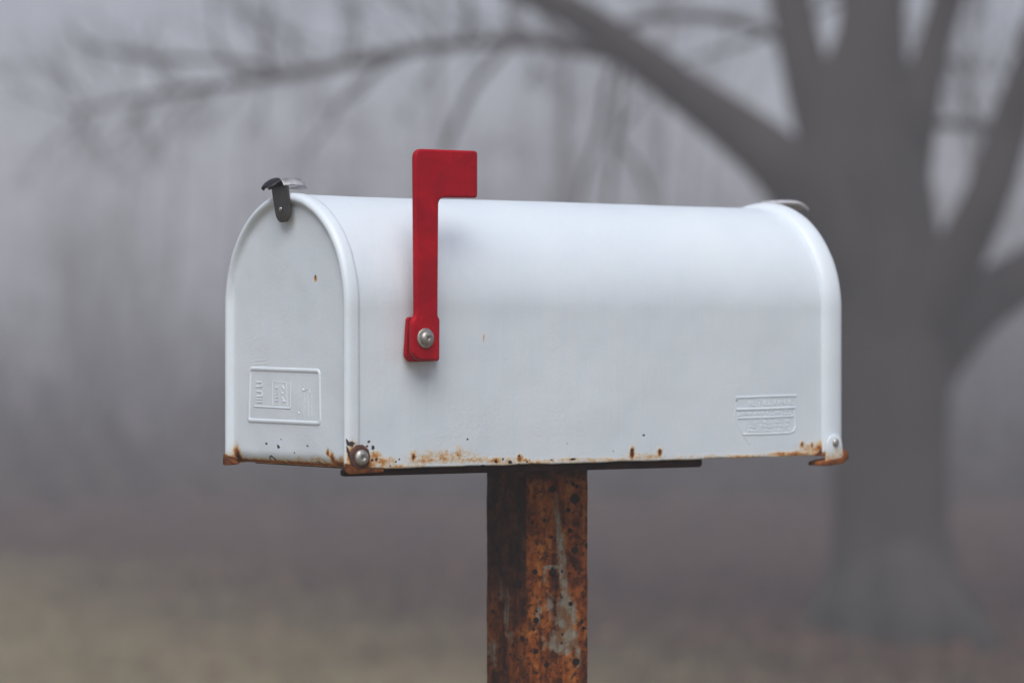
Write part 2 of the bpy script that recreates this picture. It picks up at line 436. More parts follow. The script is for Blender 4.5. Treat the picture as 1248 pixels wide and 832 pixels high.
# doors --------------------------------------------------------------
def make_door(name, front=True):
    if front:
        sec = [(.0024, .0118), (.0010, .0120), (.0004, .0114), (.0003, .009), (.0003, .005), (.0008, .0025), (.0018, .0011), (.0032, .0003), (.0048, .0001), (.0060, .0006), (.0068, .0016), (.0074, .0030), (.0082, .0042), (.0096, .0048), (.0125, .0049)]
    else:
        sec = [(.0022, .0215), (.0008, .0210), (-.0006, .0198), (-.0022, .0170), (-.0031, .0130), (-.0033, .009), (-.0030, .005), (-.0018, .0022), (.0004, .0006), (.003, .0), (.006, .0003), (.0085, .002), (.010, .0045), (.0125, .005)]
    rings = []
    for d, x in sec:
        pts = arch(0, 60, 110)
        zc = HGT - R0
        ring = []
        n = len(pts)
        for i, (y, z) in enumerate(pts):
            if z <= zc + 1e-9 and (i < 60 or i >= n - 60):
                yy = d if y < R0 else WID - d; zz = z
            else:
                w = math.atan2(z - zc, y - R0); r = R0 - d
                yy = R0 + r * math.cos(w); zz = zc + r * math.sin(w)
            # lower end turns back under
            xx = x
            ring.append((xx, yy, zz))
        rings.append(ring)
    n = len(rings[0]); V = []; Fc = []
    for r_ in rings: V += r_
    for a in range(len(rings) - 1):
        for i in range(n - 1):
            Fc.append([a * n + i, (a + 1) * n + i, (a + 1) * n + i + 1, a * n + i + 1])
    last = len(rings) - 1
    K = 130; half = (n - 1) // 2
    px = sec[-1][1]
    idx = {}
    for j in range(half):
        L_ = rings[last][j]; R_ = rings[last][n - 1 - j]
        for k in range(K + 1):
            if k == 0: idx[j, k] = last * n + j
            elif k == K: idx[j, k] = last * n + n - 1 - j
            else:
                t = k / K
                V.append((px, L_[1] * (1 - t) + R_[1] * t, L_[2] * (1 - t) + R_[2] * t)); idx[j, k] = len(V) - 1
    for j in range(half - 1):
        for k in range(K):
            Fc.append([idx[j, k], idx[j, k + 1], idx[j + 1, k + 1], idx[j + 1, k]])
    crown = last * n + half
    for k in range(K):
        Fc.append([idx[half - 1, k], idx[half - 1, k + 1], crown])
    out = []
    for (x, y, z) in V:
        # bottom edge rolls back under the door
        inner = min(y, WID - y)
        r = .011
        if z < r and inner > .004:
            w = min(1, (inner - .004) / .006)
            x = x + w * (r - math.sqrt(max(0, r * r - (r - z) ** 2))) * .9
        if inner > .011 and z < .2:
            x += (vnoise(y * 22, z * 22, 4) * .0006 + vnoise(y * 60, z * 60, 8) * .00015)
        zz = z * (1 - .016) + .0034 * 1 if False else z
        if z < .02 and inner > .01: zz = z + (1 - z / .02) * (.0006 + vnoise(y * 40, 2, 2) * .0008)
        out.append((x, y, zz))
    if not front:
        out = [(LEN - x, y, z) for x, y, z in out]
    o = mesh_obj(name, out, Fc, M_white, BOX)
    fix(o)
    P = co(o)
    if front:
        rr, dd = front_stains(P[:, 1], P[:, 2])
        r2, d2 = side_stains(P[:, 0], P[:, 2])
        fl = P[:, 1] < .003
        rr = np.where(fl, np.maximum(rr, r2), rr); dd = np.where(fl, np.maximum(d2, 0), dd)
        under = np.exp(-((P[:, 2] - .002) / .0022) ** 2) * .75
        rr = np.maximum(rr, np.where(P[:, 1] > .012, under, 0))
    else:
        rr = .8 * np.exp(-(P[:, 2] / .003) ** 2); dd = rr * 0
    set_stain(o, np.stack([rr, dd, 0 * rr], 1))
    return o
door = make_door('front_door', True)
rdoor = make_door('rear_door', False)

# pressed relief -----------------------------------------------------
def bead(mb_, path, half, h, to3, n=8):
    """half-round ridge along a flat path; to3(a, b, height) -> point"""
    P = [Vector(p) for p in path]; k0 = len(mb_.v); m = len(P)
    for i, p in enumerate(P):
        t = P[min(i + 1, m - 1)] - P[max(i - 1, 0)]
        if (P[0] - P[-1]).length < 1e-7 and i in (0, m - 1): t = P[1] - P[-2]
        t.normalize(); nn = Vector((-t.y, t.x))
        for k in range(n + 1):
            w = math.pi * k / n
            q = p + nn * math.cos(w) * half
            mb_.v.append(tuple(to3(q.x, q.y, math.sin(w) ** 1.0 * h - .00012)))
    for i in range(m - 1):
        for k in range(n):
            mb_.f.append([k0 + i * (n + 1) + k, k0 + i * (n + 1) + k + 1, k0 + (i + 1) * (n + 1) + k + 1, k0 + (i + 1) * (n + 1) + k])
def seg(a, b, n=8): return [(a[0] + (b[0] - a[0]) * i / n, a[1] + (b[1] - a[1]) * i / n) for i in range(n + 1)]

PANX = .0049
def panel_x(y, z): return PANX + (vnoise(y * 22, z * 22, 4) * .0006 + vnoise(y * 60, z * 60, 8) * .00015)
f3 = lambda a, b, h: (panel_x(a, b) - h, a, b)
def fp(u, v): return on_front(u, v, PANX)
em = MB()
fr = [fp(u, v) for u, v in ((305, 449), (389, 452), (390, 516), (303, 512))]
loop = round_poly(fr, .003, 6)
loop2 = []
for i, p in enumerate(loop):
    loop2.append(p)
    q = loop[(i + 1) % len(loop)]
    if (Vector(q) - Vector(p)).length > .006: loop2 += seg(p, q, 14)[1:-1]
bead(em, loop2 + [loop2[0]], .0017, .0009, f3)
for a, b, hw, h in (
    ((310, 495), (354, 497.5), .0006, .0006), ((332, 465), (332, 494), .0004, .0004), ((349, 466), (350, 495), .0004, .0004), ((354, 464), (354, 497), .0005, .0004), ((332, 465), (349, 466), .0003, .0003),
    ((312.5, 465.5), (319.5, 465.8), .0006, .0006), ((319.5, 466), (319.5, 470), .0005, .0006), ((312.5, 471), (319.5, 471.2), .0006, .0006), ((313, 466), (313, 471), .0004, .0004),
    ((313, 477), (319.5, 477.5), .0006, .0006), ((319.3, 477), (319.3, 482), .0005, .0006), ((313, 482.5), (319.5, 483), .0006, .0006),
    ((313, 486), (319.5, 486.3), .0005, .0006), ((313, 489.5), (319.5, 489.8), .0005, .0006),
    ((336, 472.5), (339, 472.5), .0005, .0006), ((339, 473), (338, 478), .0004, .0005), ((338, 480), (336, 482), .0005, .0005), ((335.6, 484), (338.4, 484), .0006, .0006), ((335.6, 488), (338.4, 488), .0006, .0006), ((336, 484), (335.8, 488), .0004, .0005),
    ((344, 470), (346.5, 474), .0004, .0005), ((343, 478), (345.5, 480), .0004, .0005), ((344, 484), (347, 489), .0004, .0004), ((344, 489), (348, 489.6), .0004, .0005),
    ((369, 474), (371, 476), .0006, .0006), ((371, 476), (374, 474), .0005, .0005), ((377.5, 473.5), (377.5, 479), .0006, .0006), ((371, 477), (370.5, 506), .0004, .0003), ((376, 479), (376.4, 507), .0004, .0003), ((380, 480), (380.4, 507), .0004, .0003), ((364, 502), (365, 504), .0006, .0006)):
    bead(em, seg(fp(*a), fp(*b), 5), hw, h, f3, 6)
# wrinkles above the plate
for a, b in (((308, 440), (325, 438)), ((309, 444), (327, 443)), ((310, 447), (330, 446.5))):
    bead(em, seg(fp(*a), fp(*b), 6), .0006, .00022, f3, 6)
em.build('embossed_plate', M_white, door)

def side_y(x, z):
    IN = .0016
    d = vnoise(x * 9, IN * 9 + 3, z * 9) * .0009 + vnoise(x * 30, IN * 30, z * 30) * .00018
    return IN - d
s3 = lambda a, b, h: (a, side_y(a, b) - h, b)
def sp(u, v): return on_side(u, v, .0016)
em = MB()
for path, hw, h in (
    ([(897, 484.5), (935, 483), (970.5, 482)], .0010, .0006),
    ([(897, 499), (935, 498), (969, 496.5)], .0011, .0007),
    ([(899, 509.5), (935, 508.5), (967, 507)], .0010, .0006),
    ([(905, 529.2), (935, 528.6), (962, 527.4), (968, 525), (970, 519), (969.5, 498)], .0008, .0006),
    ([(896, 499), (895, 507), (898, 517), (904, 528), (911, 538), (914, 541)], .0006, .0004),
    ([(907.5, 512), (907.5, 528.5)], .0004, .0003), ([(970.5, 482), (971, 497)], .0005, .0003), ([(897, 485), (896.5, 499)], .0004, .0003)):
    pts = []
    for i in range(len(path) - 1):
        pts += seg(sp(*path[i]), sp(*path[i + 1]), 6)[(0 if i == 0 else 1):]
    bead(em, pts, hw, h, s3, 6)
def letters(u0, u1, v, hgt, w, hw, h, sl=-.03):
    u = u0
    while u < u1:
        vv = v + (u - u0) * sl
        if rnd.random() < .12: u += w * .7; continue
        kind = rnd.randrange(5); a = w * .62
        st = {0: [((0, 0), (0, 1)), ((0, 1), (1, 1))], 1: [((0, 0), (0, 1)), ((1, 0), (1, 1)), ((0, .5), (1, .5))], 2: [((0, 0), (1, 0)), ((.5, 0), (.5, 1))], 3: [((0, 0), (0, 1)), ((0, 0), (1, 0)), ((0, 1), (1, 1))], 4: [((0, 0), (.5, 1)), ((.5, 1), (1, 0))]}[kind]
        for p, q in st:
            bead(em, seg(sp(u + p[0] * a, vv + (p[1] - .5) * hgt), sp(u + q[0] * a, vv + (q[1] - .5) * hgt), 2), hw, h, s3, 4)
        u += w
letters(913, 967, 491, 6.5, 4.4, .00055, .00055)
letters(900, 966, 504, 4.5, 3.6, .00055, .0006)
letters(912, 964, 514, 3.4, 3.0, .00048, .0005)
letters(912, 960, 519.5, 3.2, 3.0, .00048, .0005)
letters(912, 964, 524.5, 3.2, 3.0, .00048, .0005)
em.build('embossed_lettering', M_white, body)

# flag ----------------------------------------------------------------
FY = -.0165
def flag_outline(pts, rads, y):
    return round_poly([on_side(u, v, y) for u, v in pts], rads)
pts = [(506, 181), (583, 184), (583, 241.5), (535.5, 241), (534.5, 385), (537, 389), (536.5, 439), (511, 439.5), (503, 431), (503, 392), (507.5, 384)]
rads = [.008, .003, .003, .006, .003, .002, .004, .004, .003, .004, .004]
out = flag_outline(pts, rads, FY)
v, f = prism(out, lambda a, b: (a, FY, b), lambda a, b: (a, FY + .0058, b))
flag = fix(mesh_obj('flag', v, f, M_red, BOX, True)); bevel(flag, .0021, 4, 50); normals_angle(flag)
# pressed backing bracket
BY = -.0046
pts = [(495, 386), (534, 387), (534, 440), (497, 441), (492, 434)]
out = round_poly([on_side(u + 2, v, BY) for u, v in pts], [.003, .003, .003, .003, .003])
v, f = prism(out, lambda a, b: (a, BY, b), lambda a, b: (a, BY + .0036, b))
br = fix(mesh_obj('flag_bracket', v, f, M_red, BOX)); bevel(br, .001, 3, 50); normals_angle(br)
mb = MB(); c = on_side(518, 412, FY)
mb.lathe([(.0072, 0), (.0076, .0004), (.0076, .0014), (.0070, .0018), (.0055, .0019)], (c[0], FY + .0002, c[1]), (0, -1, 0), (1, 0, 0), 32)
wsh = mb.build('washer', M_zinc, flag); bevel(wsh, .0002, 2)
mb = MB(); mb.lathe([(.0052, .0015), (.0054, .0022), (.0052, .0032), (.0044, .0042), (.0030, .0048), (.0012, .0050), (.0010, .0045)], (c[0], FY, c[1]), (0, -1, 0), (1, 0, 0), 24)
mb.build('bolt', M_zinc, flag)
mb = MB(); mb.lathe([(.0035, -.0005), (.0035, .0165)], (c[0], .0015, c[1]), (0, -1, 0), (1, 0, 0), 16)
mb.build('spacer', M_zinc, flag)

# near hinge bolt --------------------------------------------------------
c = on_side(438.5, 556.5, -.001)
mb = MB()
mb.lathe([(.0094, 0), (.0096, .0006), (.0094, .0014), (.0080, .0019), (.0060, .0016)], (c[0], -.0002, c[1]), (0, -1, 0), (1, 0, 0), 10)
hw = mb.build('hinge_washer', M_rwash, BOX); bevel(hw, .0003, 2)
mb = MB()
mb.lathe([(.0059, .0014), (.0061, .0022), (.0059, .0034), (.0050, .0046), (.0034, .0053), (.0019, .0055), (.0016, .0048)], (c[0] + .0004, -.0002, c[1] - .0006), (0, -1, 0), (1, 0, 0), 24)
mb.build('hinge_bolt', M_zinc, BOX)
# rusty corner gusset under that bolt
pts = [(421, 564), (430, 567), (446, 570.5), (468, 571.5), (468, 575), (426, 578), (421, 574)]
out = round_poly([on_side(u, v, -.0012) for u, v in pts], .0015, 3)
v, f = prism(out, lambda a, b: (a, -.0012, b), lambda a, b: (a, .0004, b))
gs = fix(mesh_obj('hinge_corner', v, f, M_rfoot, BOX)); bevel(gs, .0004, 2)

# left lower hinge end of the door (bent rusty lug at the far corner)
mb = MB()
v, f = prism(round_poly([(WID - .017, .0006), (WID - .008, .0042), (WID - .0052, .0065), (WID - .0020, .0072), (WID - .0014, -.0016), (WID - .006, -.0020), (WID - .018, -.0006)], .0012, 3), lambda a, b: (-.0008, a, b), lambda a, b: (.0045, a, b))
lug = fix(mesh_obj('door_lug', v, f, M_rfoot, BOX)); bevel(lug, .0006, 2)

# rear hinge tab -----------------------------------------------------------
TY = -.0052
pts = [(1007, 562), (1008, 540), (1012, 531), (1021, 529), (1026, 536), (1028, 560)]
out = round_poly([on_side(u, v, TY) for u, v in pts], [.0006, .006, .007, .007, .006, .0006])
v, f = prism(out, lambda a, b: (a, TY, b), lambda a, b: (a, TY + .0016, b))
tab = fix(mesh_obj('hinge_tab', v, f, M_white, BOX)); bevel(tab, .0004, 2)
P = co(tab); set_stain(tab, np.stack([.4 * np.exp(-((P[:, 2] - on_side(1010, 562, TY)[1]) / .0022) ** 2), P[:, 0] * 0, P[:, 0] * 0], 1))
c = on_side(1018, 539, TY)
mb = MB(); mb.lathe([(.0032, 0), (.0034, .0006), (.0030, .0016), (.0018, .0022), (.0006, .0024)], (c[0], TY, c[1]), (0, -1, 0), (1, 0, 0), 20)
mb.build('screw', M_zinc, tab)
# bent rusty foot: a curved lip that wraps below the corner
fo = round_poly([on_side(u, v, TY) for u, v in ((1000, 567.5), (1001, 563), (1009, 560.5), (1026, 557.5), (1029.5, 547), (1033, 551), (1034, 558), (1027, 564.5), (1012, 567))], .0009, 3)
v, f = prism(fo, lambda a, b: (a, TY - .0009, b), lambda a, b: (a, TY + .016, b))
foot = fix(mesh_obj('hinge_foot', v, f, M_rfoot, BOX)); bevel(foot, .0005, 2, 50)

# latches -----------------------------------------------------------
LC = R0 + .004      # latch sits on the crown
def sheet(name, fn, nu, nv, mt, parent, th=.0012):
    V = []; Fc = []
    for i in range(nu + 1):
        for j in range(nv + 1): V.append(fn(i / nu, j / nv))
    for i in range(nu):
        for j in range(nv): Fc.append([i * (nv + 1) + j, i * (nv + 1) + j + 1, (i + 1) * (nv + 1) + j + 1, (i + 1) * (nv + 1) + j])
    o = mesh_obj(name, V, Fc, mt, parent)
    s = o.modifiers.new('s', 'SOLIDIFY'); s.thickness = th; s.offset = 0
    bevel(o, .0003, 2, 60)
    return o
# strap riveted to the door
so = round_poly([on_front(u, v, -.0015) for u, v in ((330.5, 228), (350.5, 226), (353.5, 262), (350, 270), (340.5, 271.5), (336, 264))], [.001, .001, .006, .005, .005, .006], 6)
sv, sf = prism(so, lambda a, b: (-.0016, a, b), lambda a, b: (-.0002, a, b))
lt = fix(mesh_obj('front_latch', sv, sf, M_dsteel, BOX)); bevel(lt, .0003, 2, 50)
ly = on_front(341.5, 226, 0)[0]
def capf(u, v):
    x = -.0025 + .0175 * u
    w = (v - .5) * 2
    y = ly + .001 + w * .0100 - u * .005
    z = HGT + .0100 + .0006 * math.sin(u * 3.1) - max(0, (u - .86) / .14) ** 2 * .0014
    if w < -.35: z -= ((-.35 - w) / .65) ** 2 * .0052
    if w > .5: z -= ((w - .5) / .5) ** 2 * .003
    return (x, y, z)
sheet('latch_cap', capf, 24, 20, M_cap, lt, .0014)
def pullf(u, v):
    w = (v - .5) * 2
    half = .0085 * math.sqrt(max(.30, 1 - ((1 - u) ** 5)))
    x = -.0112 + .0100 * u
    z = HGT + .0102 - ((1 - u)) ** 1.5 * .0062 - abs(w) ** 3 * .0022
    return (x, ly + .0035 + w * half, z)
sheet('latch_pull', pullf, 18, 14, M_lip, lt, .0028)
def tongue(u, v):
    return (.002 + .0175 * u, ly - .010 + (v) * .014, HGT + .0022 + .0022 * math.sin(u * 2.6) * (1 - .4 * v))
sheet('latch_tongue', tongue, 12, 6, M_steel, lt, .0008)
mb = MB(); mb.box((.0006, ly, HGT + .0045), (.0012, .006, .0055)); cn = mb.build('latch_neck', M_dsteel, lt, False); bevel(cn, .0005, 2)
c = on_front(342, 255, -.0016)
mb = MB(); mb.lathe([(.0019, 0), (.0018, .0006), (.0008, .0010)], (-.0015, c[0], c[1]), (-1, 0, 0), (0, 1, 0), 14)
mb.build('rivet', M_steel, lt)
# rear catch, only its tip clears the rim
def rearf(u, v):
    x = LEN - .012 + .043 * u; w = (v - .5) * 2
    z = HGT + .0036 + .0012 * math.sin(u * 3.14) - (max(0, u - .7) / .3) ** 2 * .0040 - abs(w) ** 3 * .0020
    return (x, R0 - .006 + w * .0085 * (1 - .25 * u * u), z)
rl = sheet('rear_latch', rearf, 20, 12, M_pale, BOX, .0024)
sv, sf = prism(round_poly([(R0 - .007, HGT - .026), (R0 - .008, HGT + .002), (R0 + .010, HGT + .002), (R0 + .009, HGT - .026)], .003, 4), lambda a, b: (LEN + .0004, a, b), lambda a, b: (LEN + .0018, a, b))
st = fix(mesh_obj('latch_strap', sv, sf, M_dsteel, rl)); bevel(st, .0003, 2, 50)

# ---------------------------------------------------------------- post
# photo: left edge 591, arris 645, right edge 713
PW = .0605
# arris (front-near corner of the tube) position
def side_x_of(u, y):
    return on_side(u, 500, y)[0]
yn = (WID - PW) / 2                        # near face of the tube, centred under the box
xa = side_x_of(645.5, yn)
POST = empty('steel_post', NEAR + ex * (xa + PW / 2) + ey * (yn + PW / 2) - Vector((0, 0, NEAR.z)), R(90 - YAW))
tag(POST, 'rusty square steel post with peeling grey paint under the white mailbox', 'post')
def make_post():
    h = PW / 2; r = .0028
    prof = round_poly([(-h, -h), (h, -h), (h, h), (-h, h)], r, 4)
    # refine
    pr = []
    for i, p in enumerate(prof):
        q = prof[(i + 1) % len(prof)]
        k = max(1, int((Vector(q) - Vector(p)).length / .0011))
        pr += [(p[0] + (q[0] - p[0]) * t / k, p[1] + (q[1] - p[1]) * t / k) for t in range(k)]
    top = NEAR.z - .0075
    zs = []
    z = top
    while z > .62: zs.append(z); z -= .0011
    while z > -.3: zs.append(z); z -= .02
    n = len(pr); V = []; Fc = []
    for z in zs:
        for (x, y) in pr:
            d = vnoise(x * 60, y * 60, z * 30) * .0005 + vnoise(x * 160, y * 160, z * 160) * .00025
            l = math.hypot(x, y)
            V.append((x + x / l * d, y + y / l * d, z))
    for i in range(len(zs) - 1):
        for k in range(n):
            l = (k + 1) % n
            Fc.append([i * n + k, (i + 1) * n + k, (i + 1) * n + l, i * n + l])
    Fc.append(list(range(n)))
    o = mesh_obj('post_tube', V, Fc, M_post, POST)
    P = co(o); X, Y, Z = P.T
    nf = Y < -h + .0045; lf = (X < -h + .0045) & ~nf
    # near face measured in photo pixels of the face: u 645..713, v 577..832
    s = (X + h) / PW                      # 0 at arris .. 1 right edge
    tz = (top - Z) * F / 2.56             # px below the plate
    v = 577 + tz
    rr = np.zeros(len(P)); gg = np.zeros(len(P)); bb = np.zeros(len(P))
    def B(us, vs, ru, rv, base=None): return np.exp(-(((s * 68 + 645 - us) / ru) ** 2 + ((v - vs) / rv) ** 2))
    for us, vs, ru, rv, k in ((675, 620, 3, 26, .7), (678, 650, 4, 30, .8), (682, 690, 6, 30, .95), (684, 720, 6, 25, .9), (670, 700, 12, 4, .8), (662, 712, 3, 12, .7), (668, 745, 8, 22, .5), (686, 760, 14, 28, .85), (655, 760, 6, 30, .55), (684, 795, 20, 18, .95), (660, 790, 5, 20, .5), (700, 815, 7, 22, .65), (690, 830, 18, 14, .3), (700, 600, 3, 10, .3), (650, 735, 3, 20, .3)):
        bb = np.maximum(bb, np.where(nf, k * B(us, vs, ru, rv), 0))
    for us, vs, ru in ((671, 602, 4.5), (697, 615, 6.2), (689, 629, 3.5), (691, 655, 3.2), (697, 680, 4.6), (670, 662, 2.4), (651, 705, 3.6), (671, 707, 5), (692, 748, 3), (652, 766, 4), (673, 745, 2.3), (652, 805, 3.6), (707, 780, 2.6), (711, 800, 3), (664, 823, 3.4), (698, 822, 5), (648, 643, 2), (662, 640, 2), (674, 760, 2), (705, 772, 2.5), (712, 675, 4)):
        gg = np.maximum(gg, np.where(nf, B(us, vs, ru, ru * 1.1), 0))
    # left face: darker toward the top, grey smear low
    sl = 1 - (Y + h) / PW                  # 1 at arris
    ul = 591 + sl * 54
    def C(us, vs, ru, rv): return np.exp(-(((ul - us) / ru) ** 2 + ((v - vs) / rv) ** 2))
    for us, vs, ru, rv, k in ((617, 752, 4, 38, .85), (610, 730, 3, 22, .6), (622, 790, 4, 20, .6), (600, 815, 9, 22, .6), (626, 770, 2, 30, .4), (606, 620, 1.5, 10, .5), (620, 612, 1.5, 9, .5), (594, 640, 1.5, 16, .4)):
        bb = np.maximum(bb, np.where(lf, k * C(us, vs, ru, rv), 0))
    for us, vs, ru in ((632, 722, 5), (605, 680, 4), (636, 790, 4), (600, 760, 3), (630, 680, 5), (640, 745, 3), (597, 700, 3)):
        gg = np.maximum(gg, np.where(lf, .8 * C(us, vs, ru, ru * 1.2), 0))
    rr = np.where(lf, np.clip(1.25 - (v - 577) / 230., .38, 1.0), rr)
    rr = np.maximum(rr, np.where(nf, np.clip(.75 - (v - 577) / 34., 0, 1), 0))  # near face darker just below the plate
    set_stain(o, np.stack([rr, gg, bb], 1))
    # raised rust blisters
    mb = MB()
    return o
post = make_post()

# mounting plate under the box (dark rusted) - local to post
PL = empty('tmp', (0, 0, 0)); bpy.data.objects.remove(PL)
def to_post(x, y, z):      # box local -> post local
    return (x - (xa + PW / 2), y - (yn + PW / 2), z + NEAR.z)
x0 = on_side(421, 578, .001)[0]; x1 = on_side(859, 565, .001)[0]
th = .0075
zt = .0008
prof = round_poly([(x0, -.0050), (x1, -.0064), (x1, zt), (x0, zt)], [.0028, .0034, .0034, .0028], 5)
v, f = prism(prof, lambda a, b: to_post(a, .0042, b), lambda a, b: to_post(a, .0085, b))
pl = fix(mesh_obj('mounting_lip', v, f, M_plate, POST)); bevel(pl, .0006, 2, 50)
mb = MB(); mb.box(to_post((x0 + x1) / 2 + .012, WID / 2 + .002, .0002), ((x1 - x0) / 2 - .016, WID / 2 - .008, .0012))
pl = mb.build('mounting_plate', M_plate, POST, False)

# ---------------------------------------------------------------- main tree
def trace(mb_, pts, D, n=14, jit=0.0, sub=4, seed=0):
    """pts: (u, v, width px, dD)"""
    P = [far(u, v, D + d) for u, v, w, d in pts]; W = [w / F * (D + d) / 2 for u, v, w, d in pts]
    out = []; rad = []
    m = len(P)
    for i in range(m - 1):
        p0 = P[max(i - 1, 0)]; p1 = P[i]; p2 = P[i + 1]; p3 = P[min(i + 2, m - 1)]
        for k in range(sub):
            t = k / sub
            q = .5 * ((2 * p1) + (-p0 + p2) * t + (2 * p0 - 5 * p1 + 4 * p2 - p3) * t * t + (-p0 + 3 * p1 - 3 * p2 + p3) * t ** 3)
            r = W[i] + (W[i + 1] - W[i]) * t
            out.append(q); rad.append(r * (1 + .06 * vnoise(q.x * 4 + seed, q.y, q.z * 4)))
    out.append(P[-1]); rad.append(W[-1])
    if jit:
        out = [q + Vector((vnoise(q.x * 3 + seed, 1, q.z * 3), 0, vnoise(q.x * 3 + seed, 7, q.z * 3))) * jit for q in out]
    mb_.tube(out, rad, n)
    return out, rad
def grow(mb_, p, d, L, r, lev, rg, sides=5, droop=0.0, spread=.7, kids=4):
    n = 5 if lev else 4; pts = [p.copy()]; rad = [r]; q = p.copy(); dd = d.normalized()
    for i in range(n):
        dd = (dd + Vector((rg.uniform(-1, 1), rg.uniform(-1, 1), rg.uniform(-1, 1) - droop)) * .16).normalized()
        q = q + dd * (L / n); pts.append(q.copy()); rad.append(r * (1 - .75 * (i + 1) / n) + .0008)
    mb_.tube(pts, rad, max(3, sides), False)
    if lev <= 0: return
    for k in range(kids):
        t = rg.uniform(.25, 1); i = min(n - 1, int(t * n)); f_ = t * n - i
        b = pts[i].lerp(pts[i + 1], min(1, f_))
        nd = (dd + Vector((rg.uniform(-1, 1), rg.uniform(-1, 1), rg.uniform(-1, 1) - droop * .6)) * spread).normalized()
        grow(mb_, b, nd, L * rg.uniform(.45, .7), r * rg.uniform(.35, .55), lev - 1, rg, sides - 1, droop, spread, kids)

TD = 12.9
base = far(1088, 760, TD); base.z = 0
TREE = empty('spreading_tree', base)
tag(TREE, 'large bare tree with a thick low-forking trunk behind the right end of the mailbox', 'tree')
def tbuild(mb_, name, parent=None):
    mb_.v = [(a - base.x, b - base.y, c - base.z) for a, b, c in mb_.v]
    return mb_.build(name, M_bark, parent or TREE)
mb = MB()
trace(mb, [(1092, 800, 235, 0), (1092, 775, 215, 0), (1090, 745, 188, 0), (1088, 705, 160, 0), (1086, 640, 146, 0), (1084, 560, 142, 0), (1082, 470, 146, 0), (1076, 380, 152, 0), (1066, 290, 156, 0), (1056, 210, 150, 0), (1052, 120, 118, 0), (1062, 40, 84, 0), (1066, -60, 74, .1), (1070, -200, 62, .2), (1060, -420, 48, .3), (1085, -700, 30, .3), (1070, -1000, 12, .5)], TD, 20)
# root flares
for pts in ([(1110, 640, 60, -.05), (1125, 700, 74, -.15), (1150, 745, 70, -.4), (1185, 778, 52, -.8), (1225, 800, 22, -1.2)],
            [(1065, 650, 60, 0), (1042, 705, 70, 0), (1020, 742, 58, -.1), (996, 764, 42, -.2), (975, 775, 20, -.3)],
            [(1095, 680, 80, -.1), (1105, 735, 92, -.4), (1118, 775, 84, -.7), (1130, 800, 50, -1.0)],
            [(1070, 690, 70, -.1), (1058, 740, 78, -.3), (1052, 772, 60, -.6), (1045, 795, 30, -.8)],
            [(1120, 680, 60, .1), (1150, 725, 50, .2), (1190, 755, 24, .4)]):
    trace(mb, pts, TD, 12)
trunk = tbuild(mb, 'trunk')
limbs = {
 'A': [(1062, 380, 100, 0), (1035, 320, 96, -.1), (990, 252, 86, -.2), (945, 197, 74, -.3), (900, 160, 65, -.3), (830, 107, 54, -.35), (757, 53, 47, -.4), (700, 17, 42, -.4), (640, -12, 33, -.4), (560, -60, 26, -.3), (450, -140, 18, -.2), (330, -260, 8, 0)],
 'B': [(1045, 290, 90, 0), (1020, 215, 78, .1), (1000, 150, 64, .1), (980, 80, 58, .1), (964, 0, 54, .15), (945, -90, 46, .2), (900, -230, 36, .3), (870, -420, 24, .4), (800, -650, 10, .4)],
 'D': [(1085, 290, 90, 0), (1102, 210, 70, 0), (1118, 140, 54, -.1), (1135, 70, 44, -.1), (1155, 0, 40, -.1), (1185, -90, 36, -.2), (1240, -250, 28, -.3), (1290, -480, 18, -.3), (1300, -700, 8, -.3)],
 'H': [(1088, 470, 90, 0), (1108, 410, 92, 0), (1138, 362, 76, -.1), (1172, 305, 64, -.2), (1204, 236, 58, -.3), (1230, 158, 52, -.3), (1256, 70, 44, -.4), (1300, -60, 36, -.4), (1370, -250, 25, -.5), (1400, -500, 12, -.5)],
 'K': [(1090, 520, 96, 0), (1118, 450, 98, .1), (1154, 402, 92, .1), (1200, 366, 74, .15), (1245, 338, 64, .2), (1300, 300, 54, .3), (1400, 230, 38, .3), (1550, 120, 26, .3), (1750, -60, 12, .3)]}
rg = random.Random(3)
tw = MB()
for k, pts in limbs.items():
    mb = MB(); out, rad = trace(mb, pts, TD, 14, .01, 5, ord(k)); tbuild(mb, 'limb')
    for j in range(int(len(out) * .55), len(out)):
        if out[j].z > 2.7 and rg.random() < .7:
            grow(tw, out[j], Vector((rg.uniform(-1, 1), rg.uniform(-.8, .8), rg.uniform(-.2, 1))), rg.uniform(.7, 1.5), rad[j] * .4 + .004, 2, rg, 5, .1, .8, 3)
mb = MB()
Eo, Er = trace(mb, [(745, 66, 22, -.4), (700, 58, 19, -.45), (655, 52, 16, -.5), (600, 50, 14, -.5), (520, 58, 13, -.5), (430, 77, 13, -.5), (350, 91, 12, -.5), (290, 101, 10, -.5), (230, 109, 9, -.4), (170, 120, 7, -.4), (112, 132, 5, -.4), (84, 138, 3, -.4)], TD, 10, .008, 5, 3); tbuild(mb, 'bough')
mb = MB(); trace(mb, [(985, 70, 18, .1), (945, 43, 13, .05), (900, 29, 13, 0), (850, 20, 12, -.1), (790, 23, 11, -.3), (750, 36, 10, -.4)], TD, 8, .004, 4, 4); tbuild(mb, 'bough')
mb = MB(); trace(mb, [(1110, 152, 14, -.1), (1150, 151, 13, -.15), (1190, 152, 12, -.2), (1222, 157, 12, -.3)], TD, 8, .004, 4, 5); tbuild(mb, 'bough')
mb = MB(); trace(mb, [(352, 91, 9, -.5), (300, 77, 8, -.5), (240, 72, 7, -.5), (180, 71, 7, -.5), (125, 62, 6, -.45), (98, 50, 5, -.4), (82, 34, 4, -.4)], TD, 7, .008, 4, 6); tbuild(mb, 'bough')
